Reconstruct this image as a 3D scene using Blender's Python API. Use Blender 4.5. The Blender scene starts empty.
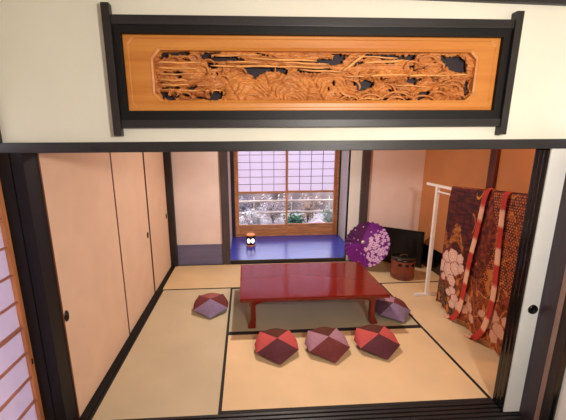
import bpy, bmesh, math, random
from mathutils import Vector, Matrix, noise
random.seed(7)
scene = bpy.context.scene
COL = scene.collection

# ------------------------------------------------------------------ colours and materials
def lin(c):
    c = c / 255.0
    return c / 12.92 if c <= 0.04045 else ((c + 0.055) / 1.055) ** 2.4
def rgb(r, g, b): return (lin(r), lin(g), lin(b), 1.0)

def mat(name, col, rough=0.6, var=0.0, scale=8.0, stretch=(1, 1, 1), bump=0.0, bscale=None, metal=0.0,
        spec=0.5, coat=0.0, col2=None, detail=4.0):
    m = bpy.data.materials.new(name); m.use_nodes = True
    nt = m.node_tree; b = nt.nodes['Principled BSDF']
    b.inputs['Base Color'].default_value = rgb(*col)
    b.inputs['Roughness'].default_value = rough
    b.inputs['Metallic'].default_value = metal
    b.inputs['Specular IOR Level'].default_value = spec
    if coat:
        b.inputs['Coat Weight'].default_value = coat; b.inputs['Coat Roughness'].default_value = 0.08
    tc = nt.nodes.new('ShaderNodeTexCoord'); mp = nt.nodes.new('ShaderNodeMapping')
    mp.inputs['Scale'].default_value = stretch
    nt.links.new(tc.outputs['Object'], mp.inputs['Vector'])
    if var or col2:
        n = nt.nodes.new('ShaderNodeTexNoise'); n.inputs['Scale'].default_value = scale; n.inputs['Detail'].default_value = detail
        nt.links.new(mp.outputs['Vector'], n.inputs['Vector'])
        r = nt.nodes.new('ShaderNodeValToRGB')
        a = rgb(*[max(0, c * (1 - var)) for c in col]); z = rgb(*[min(255, c * (1 + var)) for c in col])
        if col2: a, z = rgb(*col), rgb(*col2)
        r.color_ramp.elements[0].position = 0.32; r.color_ramp.elements[1].position = 0.68
        r.color_ramp.elements[0].color = a; r.color_ramp.elements[1].color = z
        nt.links.new(n.outputs['Fac'], r.inputs['Fac']); nt.links.new(r.outputs['Color'], b.inputs['Base Color'])
    if bump:
        n2 = nt.nodes.new('ShaderNodeTexNoise'); n2.inputs['Scale'].default_value = bscale or scale; n2.inputs['Detail'].default_value = 5
        nt.links.new(mp.outputs['Vector'], n2.inputs['Vector'])
        bp = nt.nodes.new('ShaderNodeBump'); bp.inputs['Strength'].default_value = bump; bp.inputs['Distance'].default_value = 0.004
        nt.links.new(n2.outputs['Fac'], bp.inputs['Height']); nt.links.new(bp.outputs['Normal'], b.inputs['Normal'])
    return m

def attr_mat(name, rough=0.7, spec=0.3, bump=0.0, bscale=200, transl=0.0):
    m = bpy.data.materials.new(name); m.use_nodes = True
    nt = m.node_tree; b = nt.nodes['Principled BSDF']
    a = nt.nodes.new('ShaderNodeAttribute'); a.attribute_name = 'pattern'
    nt.links.new(a.outputs['Color'], b.inputs['Base Color'])
    b.inputs['Roughness'].default_value = rough; b.inputs['Specular IOR Level'].default_value = spec
    if bump:
        tc = nt.nodes.new('ShaderNodeTexCoord')
        n2 = nt.nodes.new('ShaderNodeTexNoise'); n2.inputs['Scale'].default_value = bscale
        nt.links.new(tc.outputs['Object'], n2.inputs['Vector'])
        bp = nt.nodes.new('ShaderNodeBump'); bp.inputs['Strength'].default_value = bump; bp.inputs['Distance'].default_value = 0.002
        nt.links.new(n2.outputs['Fac'], bp.inputs['Height']); nt.links.new(bp.outputs['Normal'], b.inputs['Normal'])
    if transl:
        t = nt.nodes.new('ShaderNodeBsdfTranslucent'); nt.links.new(a.outputs['Color'], t.inputs['Color'])
        mx = nt.nodes.new('ShaderNodeMixShader'); mx.inputs[0].default_value = transl
        nt.links.new(b.outputs[0], mx.inputs[1]); nt.links.new(t.outputs[0], mx.inputs[2])
        nt.links.new(mx.outputs[0], nt.nodes['Material Output'].inputs['Surface'])
    return m

def paper_mat(name, col, tcol):
    m = bpy.data.materials.new(name); m.use_nodes = True
    nt = m.node_tree; nt.nodes.remove(nt.nodes['Principled BSDF'])
    d = nt.nodes.new('ShaderNodeBsdfDiffuse'); t = nt.nodes.new('ShaderNodeBsdfTranslucent')
    tc = nt.nodes.new('ShaderNodeTexCoord'); n = nt.nodes.new('ShaderNodeTexNoise'); n.inputs['Scale'].default_value = 60
    r = nt.nodes.new('ShaderNodeValToRGB')
    r.color_ramp.elements[0].color = rgb(*[c * .96 for c in tcol]); r.color_ramp.elements[1].color = rgb(*tcol)
    nt.links.new(tc.outputs['Object'], n.inputs['Vector']); nt.links.new(n.outputs['Fac'], r.inputs['Fac'])
    d.inputs['Color'].default_value = rgb(*col); nt.links.new(r.outputs['Color'], t.inputs['Color'])
    mx = nt.nodes.new('ShaderNodeMixShader'); mx.inputs[0].default_value = 0.55
    nt.links.new(d.outputs[0], mx.inputs[1]); nt.links.new(t.outputs[0], mx.inputs[2])
    nt.links.new(mx.outputs[0], nt.nodes['Material Output'].inputs['Surface'])
    return m

def glass_mat():
    m = bpy.data.materials.new('window_glass'); m.use_nodes = True
    nt = m.node_tree; nt.nodes.remove(nt.nodes['Principled BSDF'])
    t = nt.nodes.new('ShaderNodeBsdfTransparent'); g = nt.nodes.new('ShaderNodeBsdfGlossy')
    t.inputs['Color'].default_value = (.96, .96, .98, 1); g.inputs['Roughness'].default_value = 0.02
    f = nt.nodes.new('ShaderNodeFresnel'); f.inputs['IOR'].default_value = 1.45
    mx = nt.nodes.new('ShaderNodeMixShader')
    nt.links.new(f.outputs[0], mx.inputs[0]); nt.links.new(t.outputs[0], mx.inputs[1]); nt.links.new(g.outputs[0], mx.inputs[2])
    nt.links.new(mx.outputs[0], nt.nodes['Material Output'].inputs['Surface'])
    return m

def emit_mat(name, col, strength):
    m = bpy.data.materials.new(name); m.use_nodes = True
    b = m.node_tree.nodes['Principled BSDF']
    b.inputs['Base Color'].default_value = rgb(*col); b.inputs['Emission Color'].default_value = rgb(*col)
    b.inputs['Emission Strength'].default_value = strength
    return m

M = {}
M['plaster'] = mat('warm_plaster', (232, 212, 204), .9, var=.02, scale=3, bump=.08, bscale=90)
M['front_plaster'] = mat('cream_plaster', (230, 226, 208), .9, var=.015, scale=2, bump=.05, bscale=120)
M['ochre'] = mat('ochre_plaster', (206, 138, 88), .9, var=.03, scale=3, bump=.1, bscale=90)
M['ceiling'] = mat('ceiling_board', (196, 165, 130), .7, var=.08, scale=3, stretch=(1, 12, 1))
M['dark'] = mat('dark_stained_wood', (34, 28, 29), .42, var=.25, scale=6, stretch=(3, 3, .6), bump=.15, bscale=40)
M['dark_h'] = mat('dark_stained_wood_beam', (33, 29, 30), .45, var=.2, scale=6, stretch=(.5, 4, 4), bump=.15, bscale=40)
M['black'] = mat('black_lacquer', (10, 9, 10), .14, spec=.5, var=.1, scale=5)
M['matt'] = mat('matt_black_border', (10, 8, 8), .55, spec=.3)
M['post'] = mat('grey_brown_post', (68, 57, 59), .5, var=.12, scale=6, stretch=(4, 4, .5), bump=.1)
M['redpost'] = mat('red_brown_post', (92, 38, 24), .45, var=.2, scale=6, stretch=(4, 4, .5), bump=.1)
M['skirt'] = mat('purple_grey_board', (104, 102, 134), .4, var=.06, scale=4, stretch=(.6, 3, 3))
M['alcove'] = mat('alcove_plank_daylit_blue', (56, 72, 190), .24, var=.08, scale=5, stretch=(.5, 6, 1), spec=.6)  # purple-grey boards; the blue daylight on them is put into the colour
M['fusuma'] = mat('fusuma_paper', (224, 188, 160), .85, var=.015, scale=5, bump=.03, bscale=200)
M['whitepanel'] = mat('white_paper_panel', (226, 226, 222), .85, var=.01, scale=5, bump=.03, bscale=200)
M['edge'] = mat('thin_brown_edge', (92, 48, 30), .5, var=.1, scale=8)
M['wood'] = mat('honey_cedar', (208, 146, 94), .5, var=.14, scale=6, stretch=(5, 5, .7), bump=.1, bscale=30)
M['wood_h'] = mat('honey_cedar_rail', (200, 138, 90), .5, var=.14, scale=6, stretch=(.7, 5, 5), bump=.1, bscale=30)
M['orange'] = mat('orange_cedar', (206, 132, 84), .45, var=.08, scale=5, stretch=(5, 5, .8), bump=.08)
M['kumiko'] = mat('thin_lattice_wood', (112, 82, 84), .6, var=.06, scale=8)
M['kumiko_l'] = mat('rosy_lattice_wood', (176, 116, 92), .6, var=.06, scale=8)
M['ranma'] = mat('carved_panel_wood', (206, 136, 62), .42, scale=2.6, stretch=(.5, 3, 8), bump=.12, bscale=14, col2=(188, 112, 40))
M['carve'] = mat('carving_wood', (206, 132, 64), .5, scale=5, stretch=(1, 3, 4), bump=.35, bscale=70, col2=(166, 94, 40))
M['recess'] = mat('ranma_backboard', (38, 26, 34), .7, var=.2, scale=4)
M['tat_border'] = mat('black_mat_edging', (24, 18, 20), .7, var=.2, scale=60)
M['lacq'] = mat('red_lacquer', (114, 21, 7), .13, spec=.45, var=.04, scale=1.2, coat=.15)
M['white_metal'] = mat('white_painted_wood', (236, 226, 218), .45, var=.02, scale=8)
M['bucket'] = mat('russet_lacquer', (120, 54, 38), .35, var=.14, scale=9, stretch=(2, 2, .5), coat=.2)
M['floorwood'] = mat('corridor_floorboard', (92, 64, 48), .35, var=.15, scale=5, stretch=(.6, 6, 1))
M['glass'] = glass_mat()
M['paper'] = paper_mat('shoji_paper', (224, 218, 226), (246, 238, 248))
M['paper_l'] = paper_mat('shoji_paper_left', (222, 214, 222), (190, 176, 186))

def tatami_mat(name, col, along_x):
    m = mat(name, col, .62, var=.03, scale=2.5, bump=0)
    nt = m.node_tree; b = nt.nodes['Principled BSDF']
    tc = nt.nodes.new('ShaderNodeTexCoord'); w = nt.nodes.new('ShaderNodeTexWave')
    w.wave_type = 'BANDS'; w.bands_direction = 'X' if along_x else 'Y'
    w.inputs['Scale'].default_value = 60; w.inputs['Distortion'].default_value = .6; w.inputs['Detail'].default_value = 2
    nt.links.new(tc.outputs['Object'], w.inputs['Vector'])
    bp = nt.nodes.new('ShaderNodeBump'); bp.inputs['Strength'].default_value = .25; bp.inputs['Distance'].default_value = .002
    nt.links.new(w.outputs['Fac'], bp.inputs['Height']); nt.links.new(bp.outputs['Normal'], b.inputs['Normal'])
    return m

# ------------------------------------------------------------------ mesh helpers
def box(bm, x0, x1, y0, y1, z0, z1, bev=0.0, mi=0):
    vs = [bm.verts.new((x, y, z)) for z in (z0, z1) for y in (y0, y1) for x in (x0, x1)]
    fs = []
    for idx in ((0, 2, 3, 1), (4, 5, 7, 6), (0, 1, 5, 4), (2, 6, 7, 3), (0, 4, 6, 2), (1, 3, 7, 5)):
        f = bm.faces.new([vs[i] for i in idx]); f.material_index = mi; fs.append(f)
    if bev:
        es = list({e for f in fs for e in f.edges})
        r = bmesh.ops.bevel(bm, geom=es, offset=bev, segments=2, affect='EDGES', profile=.7)
        for f in r['faces']: f.material_index = mi
    return vs

def tube(bm, pts, radii, seg=12, mi=0, cap=True):
    pts = [Vector(p) for p in pts]; rings = []
    for i, p in enumerate(pts):
        d = (pts[min(i + 1, len(pts) - 1)] - pts[max(i - 1, 0)]).normalized()
        a = Vector((0, 0, 1)) if abs(d.z) < .9 else Vector((1, 0, 0))
        u = d.cross(a).normalized(); v = d.cross(u).normalized()
        r = radii[i] if isinstance(radii, (list, tuple)) else radii
        rings.append([bm.verts.new(p + (u * math.cos(t) + v * math.sin(t)) * r) for t in [2 * math.pi * k / seg for k in range(seg)]])
    for a, b in zip(rings, rings[1:]):
        for k in range(seg):
            f = bm.faces.new((a[k], a[(k + 1) % seg], b[(k + 1) % seg], b[k])); f.smooth = True; f.material_index = mi
    if cap:
        for r in (rings[0][::-1], rings[-1]):
            f = bm.faces.new(r); f.material_index = mi
    return rings

def lathe(bm, prof, c=(0, 0, 0), seg=40, mi=0):
    rings = []
    for r, z in prof:
        rings.append([bm.verts.new((c[0] + max(r, 1e-4) * math.cos(2 * math.pi * k / seg), c[1] + max(r, 1e-4) * math.sin(2 * math.pi * k / seg), c[2] + z)) for k in range(seg)])
    for a, b in zip(rings, rings[1:]):
        for k in range(seg):
            f = bm.faces.new((a[k], a[(k + 1) % seg], b[(k + 1) % seg], b[k])); f.smooth = True; f.material_index = mi
    return rings

def obj(name, bm, mats, parent=None, loc=None):
    me = bpy.data.meshes.new(name)
    bmesh.ops.recalc_face_normals(bm, faces=bm.faces[:])
    bm.to_mesh(me); bm.free()
    for m in (mats if isinstance(mats, (list, tuple)) else [mats]): me.materials.append(m)
    o = bpy.data.objects.new(name, me); COL.objects.link(o)
    if parent: o.parent = parent
    if loc: o.location = loc
    return o

def raw(name, verts, faces, mats, parent=None, loc=None, smooth=True, mi=None, cols=None):
    me = bpy.data.meshes.new(name); me.from_pydata(verts, [], faces)
    for m in (mats if isinstance(mats, (list, tuple)) else [mats]): me.materials.append(m)
    if smooth: me.polygons.foreach_set('use_smooth', [True] * len(me.polygons))
    if mi: me.polygons.foreach_set('material_index', mi)
    if cols:
        a = me.color_attributes.new('pattern', 'FLOAT_COLOR', 'POINT')
        flat = []
        for c in cols: flat += [lin(c[0]), lin(c[1]), lin(c[2]), 1.0]
        a.data.foreach_set('color', flat)
    me.update()
    o = bpy.data.objects.new(name, me); COL.objects.link(o)
    if parent: o.parent = parent
    if loc: o.location = loc
    return o

def boxes(name, lst, m, parent=None, bev=0.0, loc=None):
    bm = bmesh.new()
    for b in lst: box(bm, *b, bev=bev)
    return obj(name, bm, m, parent, loc)

def struct(o, label=None):
    o['kind'] = 'structure'
    if label: o['label'] = label
    return o

def tag(o, label, cat, group=None, kind=None):
    o['label'] = label; o['category'] = cat
    if group: o['group'] = group
    if kind: o['kind'] = kind
    return o

def empty(name, loc=(0, 0, 0)):
    o = bpy.data.objects.new(name, None); COL.objects.link(o); o.location = loc
    o.empty_display_size = .1
    return o

# ------------------------------------------------------------------ dimensions (metres)
XF = -0.03            # face of the left sliding doors
XR = 3.52             # right wall of the tatami room
YB = 2.66             # back wall
H = 1.650              # underside of the lintel
CEIL = 2.38

# ------------------------------------------------------------------ floors
struct(boxes('floor', [(-.2, 3.7, 0.0, 2.72, -.10, -.041)], M['floorwood']), 'wooden subfloor under the tatami mats')
struct(boxes('floor', [(-.3, 4.3, -3.0, -.165, -.10, -.03)], M['floorwood']), 'dark boarded corridor floor in front of the sill')
bm = bmesh.new(); box(bm, .775, 2.70, YB + .012, 3.955, -.02, .045)
struct(obj('floor', bm, M['alcove']), 'glossy plank floor of the window alcove, blue daylight put into its colour')
struct(boxes('trim_1', [(.80, 2.47, YB - .012, YB + .012, -.04, .05)], M['dark_h'], bev=.003), 'dark front edge of the alcove floor')

TX = [.026, .857, 2.647, XR]
Y1, Y2 = .90, 1.848
tat_front = tatami_mat('tatami_straw_front', (226, 192, 148), True)  # mat tones: slight own difference, mostly lighting put into the straw colour
tat_left = tatami_mat('tatami_straw_left', (198, 180, 148), False)
tat_back = tatami_mat('tatami_straw_back', (218, 188, 144), True)
tat_mid_shaded = tatami_mat('tatami_straw_middle_shaded', (178, 166, 136), True)  # darker straw: the table's shade is put into the colour
def tatami(x0, x1, y0, y1, m, label, along_x, bw=.024):
    g = .0012
    x0 += g; x1 -= g; y0 += g; y1 -= g
    if along_x:
        o = boxes('tatami_mat', [(x0, x1, y0 + bw, y1 - bw, -.04, 0)], m)
        bl = [(x0, x1, y0, y0 + bw, -.04, .0015), (x0, x1, y1 - bw, y1, -.04, .0015)]
    else:
        o = boxes('tatami_mat', [(x0 + bw, x1 - bw, y0, y1, -.04, 0)], m)
        bl = [(x0, x0 + bw, y0, y1, -.04, .0015), (x1 - bw, x1, y0, y1, -.04, .0015)]
    for b in bl: boxes('edging', [b], M['tat_border'], o)
    tag(o, label, 'tatami mat', 'tatami mats covering the room floor')
tatami(TX[1], TX[2], 0, Y1, tat_front, 'tatami mat at the front centre, under the row of three cushions', True)
tatami(TX[1], TX[2], Y1, Y2, tat_mid_shaded, 'tatami mat under the red low table, in its shadow', True)
tatami(TX[0], TX[1], 0, Y2, tat_left, 'long tatami mat running beside the left sliding doors', False, .02)
tatami(TX[2], TX[3], 0, Y2, tat_front, 'long tatami mat on the right under the hanging kimono', False, .02)
tatami(TX[0], 1.75, Y2, YB - .015, tat_back, 'back left tatami mat in front of the alcove and skirting', True, .02)
tatami(1.75, XR, Y2, YB - .015, tat_back, 'back right tatami mat under the parasol and lidded bucket', True, .02)

# sill with grooves, left door track
bm = bmesh.new()
for k in range(5):
    y = -.004 - k * .032
    box(bm, -.14, 2.76, y - .020, y, -.03, .004, bev=.002)
box(bm, -.14, 2.76, -.160, -.002, -.045, -.008)
struct(obj('trim_2', bm, M['dark_h']), 'dark grooved door sill across the room opening')
bm = bmesh.new()
box(bm, XF - .04, .025, 0, YB - .012, -.04, .008, bev=.003)
struct(obj('trim_3', bm, M['matt']), 'black lower track of the left sliding doors')

# ------------------------------------------------------------------ left wall: three sliding doors
struct(boxes('wall_left', [(XF - .14, XF - .05, 0, YB + .1, 1.72, CEIL), (XF - .14, XF - .10, 0, YB + .1, -.04, 1.72)], M['plaster']), 'plaster wall above and behind the left sliding doors')
struct(boxes('trim_4', [(XF - .05, XF + .02, 0, YB - .01, 1.66, 1.72)], M['dark_h']), 'dark head track over the left sliding doors')
def fusuma(name, y0, y1, x, hy, hz, label):
    o = boxes(name, [(x - .022, x, y0 + .012, y1 - .012, .012, 1.655)], M['fusuma'])
    fr = boxes('door_frame', [(x - .024, x + .003, y0, y0 + .012, .010, 1.658), (x - .024, x + .003, y1 - .012, y1, .010, 1.658)], M['edge'], o)
    bm = bmesh.new()
    lathe(bm, [(.0, .001), (.018, .001), (.022, .006), (.026, .006), (.028, .000)], seg=24)
    for v in bm.verts: v.co = Vector((v.co.z, v.co.x * .75, v.co.y * 1.25))
    h = obj('door_handle', bm, M['black'], o, (x, hy, hz))
    h['label'] = 'oval black recessed pull'
    return struct(o, label)
fusuma('door_1', .004, .925, XF, .042, .703, 'nearest beige sliding door of the left wall, pull at its near edge')
fusuma('door_2', .93, 1.765, XF - .004, 1.69, .725, 'middle beige sliding door of the left wall')
fusuma('door_3', 1.77, 2.60, XF, 2.52, .75, 'farthest beige sliding door of the left wall')
struct(boxes('trim_5', [(XF - .02, .06, YB - .055, YB + .02, -.04, CEIL)], M['dark'], bev=.003), 'dark corner post between left doors and back wall')

# ------------------------------------------------------------------ back wall
struct(boxes('wall_back', [(.05, .70, YB, YB + .05, -.04, CEIL), (.70, 2.74, YB + .01, YB + .05, 1.95, CEIL)], M['plaster']), 'plaster wall left of and above the alcove')
struct(boxes('baseboard_back', [(.06, .695, YB - .012, YB, -.0, .30)], M['skirt'], bev=.002), 'purple-grey skirting board left of the alcove')
struct(boxes('trim_6', [(.695, .80, YB - .035, YB + .06, -.04, CEIL)], M['post'], bev=.004), 'grey-brown post at the left of the alcove')
struct(boxes('trim_7', [(2.635, 2.745, YB - .035, YB + .06, -.04, CEIL)], M['post'], bev=.004), 'grey-brown post at the right of the alcove')
o = boxes('door_4', [(2.475, 2.634, YB + .002, YB + .024, .0, 1.94)], M['whitepanel'])
boxes('door_frame', [(2.455, 2.475, YB, YB + .028, .0, 1.94)], M['black'], o)
struct(o, 'white paper panel closing the right end of the alcove opening')
struct(boxes('wall_back', [(2.745, XR + .1, YB, YB + .05, -.04, CEIL)], M['plaster']), 'plaster wall right of the alcove behind the parasol')
struct(boxes('baseboard_back', [(2.746, XR - .012, YB - .012, YB, 0, .30)], M['black'], bev=.002), 'dark skirting behind the parasol and bucket')

# alcove
struct(boxes('wall_left', [(.72, .775, YB + .06, 3.965, -.04, 2.0)], M['plaster']), 'left cheek of the window alcove')
struct(boxes('wall_right', [(2.70, 2.76, YB + .06, 3.965, -.04, 2.0)], M['whitepanel']), 'white right cheek of the window alcove')
struct(boxes('ceiling', [(.72, 2.76, YB + .05, 3.965, 1.95, 2.0)], M['ceiling']), 'low boarded ceiling of the alcove')

# ------------------------------------------------------------------ window
YW = 3.90
WZ = .045
win = boxes('window_1', [(.775, .838, YW - .03, YW + .06, WZ, 1.95), (2.675, 2.70, YW - .03, YW + .06, WZ, 1.95)], M['dark'])
struct(win, 'wooden window with paper lattice above and clear glass below')
boxes('window_frame', [(.838, .868, YW - .03, YW + .06, WZ, 1.95), (2.645, 2.675, YW - .03, YW + .06, WZ, 1.95), (.868, 2.645, YW - .03, YW + .06, WZ, .088), (.868, 2.645, YW - .03, YW + .06, 1.90, 1.95)], M['wood_h'], win, bev=.003)
def sash(x0, x1, y):
    z0, z1 = .090, 1.895
    s = boxes('window_sash', [(x0, x0 + .038, y, y + .028, z0, z1), (x1 - .038, x1, y, y + .028, z0, z1)], M['wood'], win, bev=.002)
    boxes('rail', [(x0 + .038, x1 - .038, y, y + .028, z0, .252), (x0 + .038, x1 - .038, y, y + .028, .820, .856), (x0 + .038, x1 - .038, y, y + .028, z1 - .04, z1)], M['wood_h'], s, bev=.002)
    boxes('glass_pane', [(x0 + .036, x1 - .036, y + .012, y + .016, .250, .822)], M['glass'], s)
    boxes('shoji_paper', [(x0 + .036, x1 - .036, y + .018, y + .020, .854, z1 - .038)], M['paper'], s)
    L = []
    w = (x1 - x0 - .076)
    for k in range(1, 4):
        xx = x0 + .038 + w * k / 4; L.append((xx - .004, xx + .004, y + .006, y + .018, .856, z1 - .04))
    for k in range(7):
        zz = .982 + .127 * k; L.append((x0 + .038, x1 - .038, y + .007, y + .0175, zz - .004, zz + .004))
    boxes('lattice', L, M['kumiko'], s)
sash(.868, 1.775, YW + .0)
sash(1.742, 2.645, YW + .03)

# ------------------------------------------------------------------ right wall of the room
struct(boxes('wall_right', [(XR, XR + .1, -.06, YB, .30, CEIL)], M['ochre']), 'ochre plaster wall on the right behind the kimono')
struct(boxes('baseboard_right', [(XR - .012, XR + .1, .0, YB, -.04, .30)], M['black'], bev=.002), 'black skirting along the right wall')
struct(boxes('trim_8', [(XR - .035, XR - .001, 1.32, 1.41, .301, CEIL)], M['redpost'], bev=.003), 'reddish brown post on the right wall above the kimono')
struct(boxes('ceiling', [(-.2, 3.7, -.06, 2.72, CEIL, CEIL + .05)], M['ceiling']), 'boarded ceiling of the tatami room')

# ------------------------------------------------------------------ front wall with the opening for the carved panel
RX0, RX1, RZ0, RZ1 = .44, 2.37, 1.80, 2.246
bm = bmesh.new()
box(bm, -.15, RX0, -.06, .02, 1.68, CEIL); box(bm, RX1, 4.2, -.06, .02, 1.68, CEIL)
box(bm, RX0, RX1, -.06, .02, RZ1, CEIL); box(bm, RX0, RX1, -.06, .02, 1.68, RZ0)
struct(obj('wall_front', bm, M['front_plaster']), 'cream plaster wall above the opening, around the carved panel')
struct(boxes('trim_9', [(-.25, 4.2, -.11, .03, H, 1.700)], M['dark_h'], bev=.003), 'dark lintel beam across the top of the opening')
tb10 = boxes('trim_10', [(-2.4, 2.0, -.085, -.061, 2.341, 2.42)], M['dark_h'], bev=.003, loc=(2.3, 0, 0))
tb10.rotation_euler.y = .020
struct(tb10, 'dark beam where the cream wall meets the ceiling')
# solid wall to the right of the opening
struct(boxes('wall_front', [(2.80, 4.2, -.06, 0, -.04, H)], M['front_plaster']), 'plaster wall right of the opening, behind the door leaves')

# left jamb
bm = bmesh.new()
box(bm, -.21, -.098, -.101, .0, -.03, H, bev=.002)
box(bm, -.094, -.060, -.098, .0, -.03, H, bev=.002)
box(bm, -.058, XF - .001, -.108, .003, .005, H, bev=.002)
struct(obj('trim_11', bm, mat('jamb_black', (22, 19, 21), .5, spec=.3)), 'dark stacked door jamb at the left of the opening')
struct(boxes('trim_12', [(-.20, -.142, -.10, -.055, 1.68, CEIL)], M['dark'], bev=.002), 'dark corner post beside the cream wall')
# right jamb: edges of the stacked black door leaves
bm = bmesh.new()
for (x, y0, y1) in ((2.655, -.030, .0), (2.650, -.064, -.034), (2.643, -.098, -.068)):
    box(bm, x, 2.80, y0, y1, .005, H, bev=.007)
    box(bm, x + .012, 2.79, y1 - .001, y1 + .004, .005, H)
struct(obj('trim_13', bm, M['black']), 'glossy black door leaf edges at the right of the opening')
o = boxes('door_5', [(2.650, 2.752, -.106, -.099, .012, H)], M['whitepanel'])
bm = bmesh.new()
lathe(bm, [(.0, .002), (.016, .002), (.020, .009), (.026, .009), (.029, .000)], seg=24)
for v in bm.verts: v.co = Vector((v.co.x, -v.co.z, v.co.y))
h = obj('door_handle', bm, M['black'], o, (2.712, -.106, .725)); h['label'] = 'round black pull'
struct(o, 'white paper sliding door showing as a narrow strip at the right')
bm = bmesh.new(); box(bm, 2.752, 2.86, -.205, -.088, -.03, H, bev=.003)
struct(obj('trim_14', bm, mat('dark_plum_wood', (58, 46, 54), .4, var=.12, scale=6, stretch=(4, 4, .5))), 'dark plum-brown post beside the white door strip')
o = boxes('door_6', [(2.752, 2.80, -.232, -.206, -.03, H)], mat('tan_stile_wood', (150, 122, 112), .45, var=.1, scale=8, stretch=(4, 4, .5)))
boxes('door_frame', [(2.756, 2.80, -.29, -.232, -.03, H)], M['dark'], o)
boxes('door_edge', [(2.750, 2.80, -.310, -.29, -.03, H)], M['black'], o)
boxes('door_panel', [(2.760, 2.79, -1.6, -.31, .0, H)], M['whitepanel'], o)
struct(o, 'side door leaf with tan edge at the far right')

# ------------------------------------------------------------------ corridor shell round the camera
struct(boxes('wall_right', [(2.86, 2.95, -3.0, -.21, -.03, CEIL)], M['front_plaster']), 'corridor side wall on the right')
struct(boxes('wall_back', [(-.3, 3.0, -3.05, -3.0, -.03, CEIL)], M['front_plaster']), 'corridor wall behind the viewer')
struct(boxes('ceiling', [(-.3, 4.2, -3.0, -.06, 2.41, 2.45)], M['front_plaster']), 'corridor ceiling')
struct(boxes('wall_left', [(-.25, -.205, -3.0, -.055, 1.70, 2.41), (-.25, -.20, -3.0, -1.32, -.03, 1.70)], M['front_plaster']), 'corridor wall above the paper screen')

# left paper screen, seen edge-on at the far left
XS = -.155
sc = boxes('window_2', [(XS - .03, XS, -.131, -.102, -.02, 1.66), (XS - .03, XS, -1.30, -1.26, -.02, 1.66)], M['orange'], bev=.002)
struct(sc, 'paper lattice screen with orange frame at the far left')
boxes('frame_rail', [(XS - .03, XS, -1.26, -.131, -.02, .06), (XS - .03, XS, -1.26, -.131, 1.60, 1.66)], M['orange'], sc)
boxes('shoji_paper', [(XS - .022, XS - .020, -1.26, -.131, .05, 1.61)], M['paper_l'], sc)
L = [(XS - .020, XS - .004, -1.26, -.131, z - .018, z - .010) for z in (.15, .30, .45, .60, .90, 1.05, 1.20, 1.35, 1.50)]
L.append((XS - .020, XS - .002, -1.26, -.131, .730, .746))
L += [(XS - .020, XS - .008, y - .005, y + .005, .06, 1.60) for y in (-.52, -.89)]
boxes('lattice', L, M['kumiko_l'], sc)
bm = bmesh.new()
box(bm, XS - .002, XS + .001, -.120, -.110, .505, .540)
hh = obj('screen_pull', bm, M['black'], sc)

# ------------------------------------------------------------------ carved transom panel (ranma)
ran = empty('carved_transom', (1.40, -.08, 1.73))
def R(b): return (b[0] - 1.40, b[1] - 1.40, b[2] + .08, b[3] + .08, b[4] - 1.73, b[5] - 1.73)
tag(ran, 'long carved wooden transom panel of pines and clouds in a black frame', 'carved panel')
boxes('frame_upright', [R((.408, .444, -.098, -.061, 1.728, 2.310))], M['dark'], ran, bev=.002)
boxes('frame_upright', [R((2.358, 2.394, -.098, -.061, 1.724, 2.299))], M['dark'], ran, bev=.002)
boxes('frame_rail', [R((.444, 2.358, -.090, -.061, 2.224, 2.264))], M['dark_h'], ran, bev=.002)
boxes('frame_rail', [R((.444, 2.358, -.090, -.061, 1.766, 1.803))], M['dark_h'], ran, bev=.002)
BX0, BX1, BZ0, BZ1 = .480, 2.317, 1.846, 2.188
boxes('black_border', [R((.447, BX0, -.085, -.01, 1.803, 2.224)), R((BX1, 2.353, -.085, -.01, 1.803, 2.224)),
                       R((BX0, BX1, -.085, -.01, 1.803, BZ0)), R((BX0, BX1, -.085, -.01, BZ1, 2.224))], M['matt'], ran)
OCT = [(.613, 2.082), (.650, 2.122), (2.172, 2.122), (2.206, 2.090), (2.206, 1.928), (2.172, 1.896), (.650, 1.896), (.613, 1.934)]
# board with the cut-cornered opening, plus two mouldings
def oct_scaled(d):
    cx, cz = (.613 + 2.206) / 2, 2.009
    out = []
    for (x, z) in OCT:
        out.append((x + (d if x > cx else -d), z + (d if z > cz else -d)))
    return out
bm = bmesh.new()
def ring(bm, A, B, ya, yb):
    va = [bm.verts.new((x, ya, z)) for x, z in A]; vb = [bm.verts.new((x, yb, z)) for x, z in B]
    for k in range(len(A)):
        bm.faces.new((va[k], va[(k + 1) % len(A)], vb[(k + 1) % len(A)], vb[k]))
def rect8(x0, x1, z0, z1, c):
    return [(x0, z1 - c), (x0 + c, z1), (x1 - c, z1), (x1, z1 - c), (x1, z0 + c), (x1 - c, z0), (x0 + c, z0), (x0, z0 + c)]
outer = rect8(BX0, BX1, BZ0, BZ1, .0005)
o2 = rect8(BX0 + .004, BX1 - .004, BZ0 + .004, BZ1 - .004, .0005)
o3 = rect8(BX0 + .022, BX1 - .022, BZ0 + .014, BZ1 - .014, .022)
o4 = rect8(BX0 + .026, BX1 - .026, BZ0 + .018, BZ1 - .018, .024)
ring(bm, outer, outer, -.02, -.066); ring(bm, outer, o2, -.066, -.070)
ring(bm, o2, o3, -.070, -.070); ring(bm, o3, o4, -.070, -.066)
o5, o6, o7 = oct_scaled(.014), oct_scaled(.008), oct_scaled(0)
ring(bm, o4, o5, -.066, -.066); ring(bm, o5, o6, -.066, -.0685); ring(bm, o6, o7, -.0685, -.064); ring(bm, o7, o7, -.064, -.012)
for v in bm.verts: v.co -= Vector((1.40, -.08, 1.73))
obj('wooden_board', bm, M['ranma'], ran)
boxes('backboard', [R((.60, 2.22, -.012, -.004, 1.885, 2.135))], M['recess'], ran)

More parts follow.
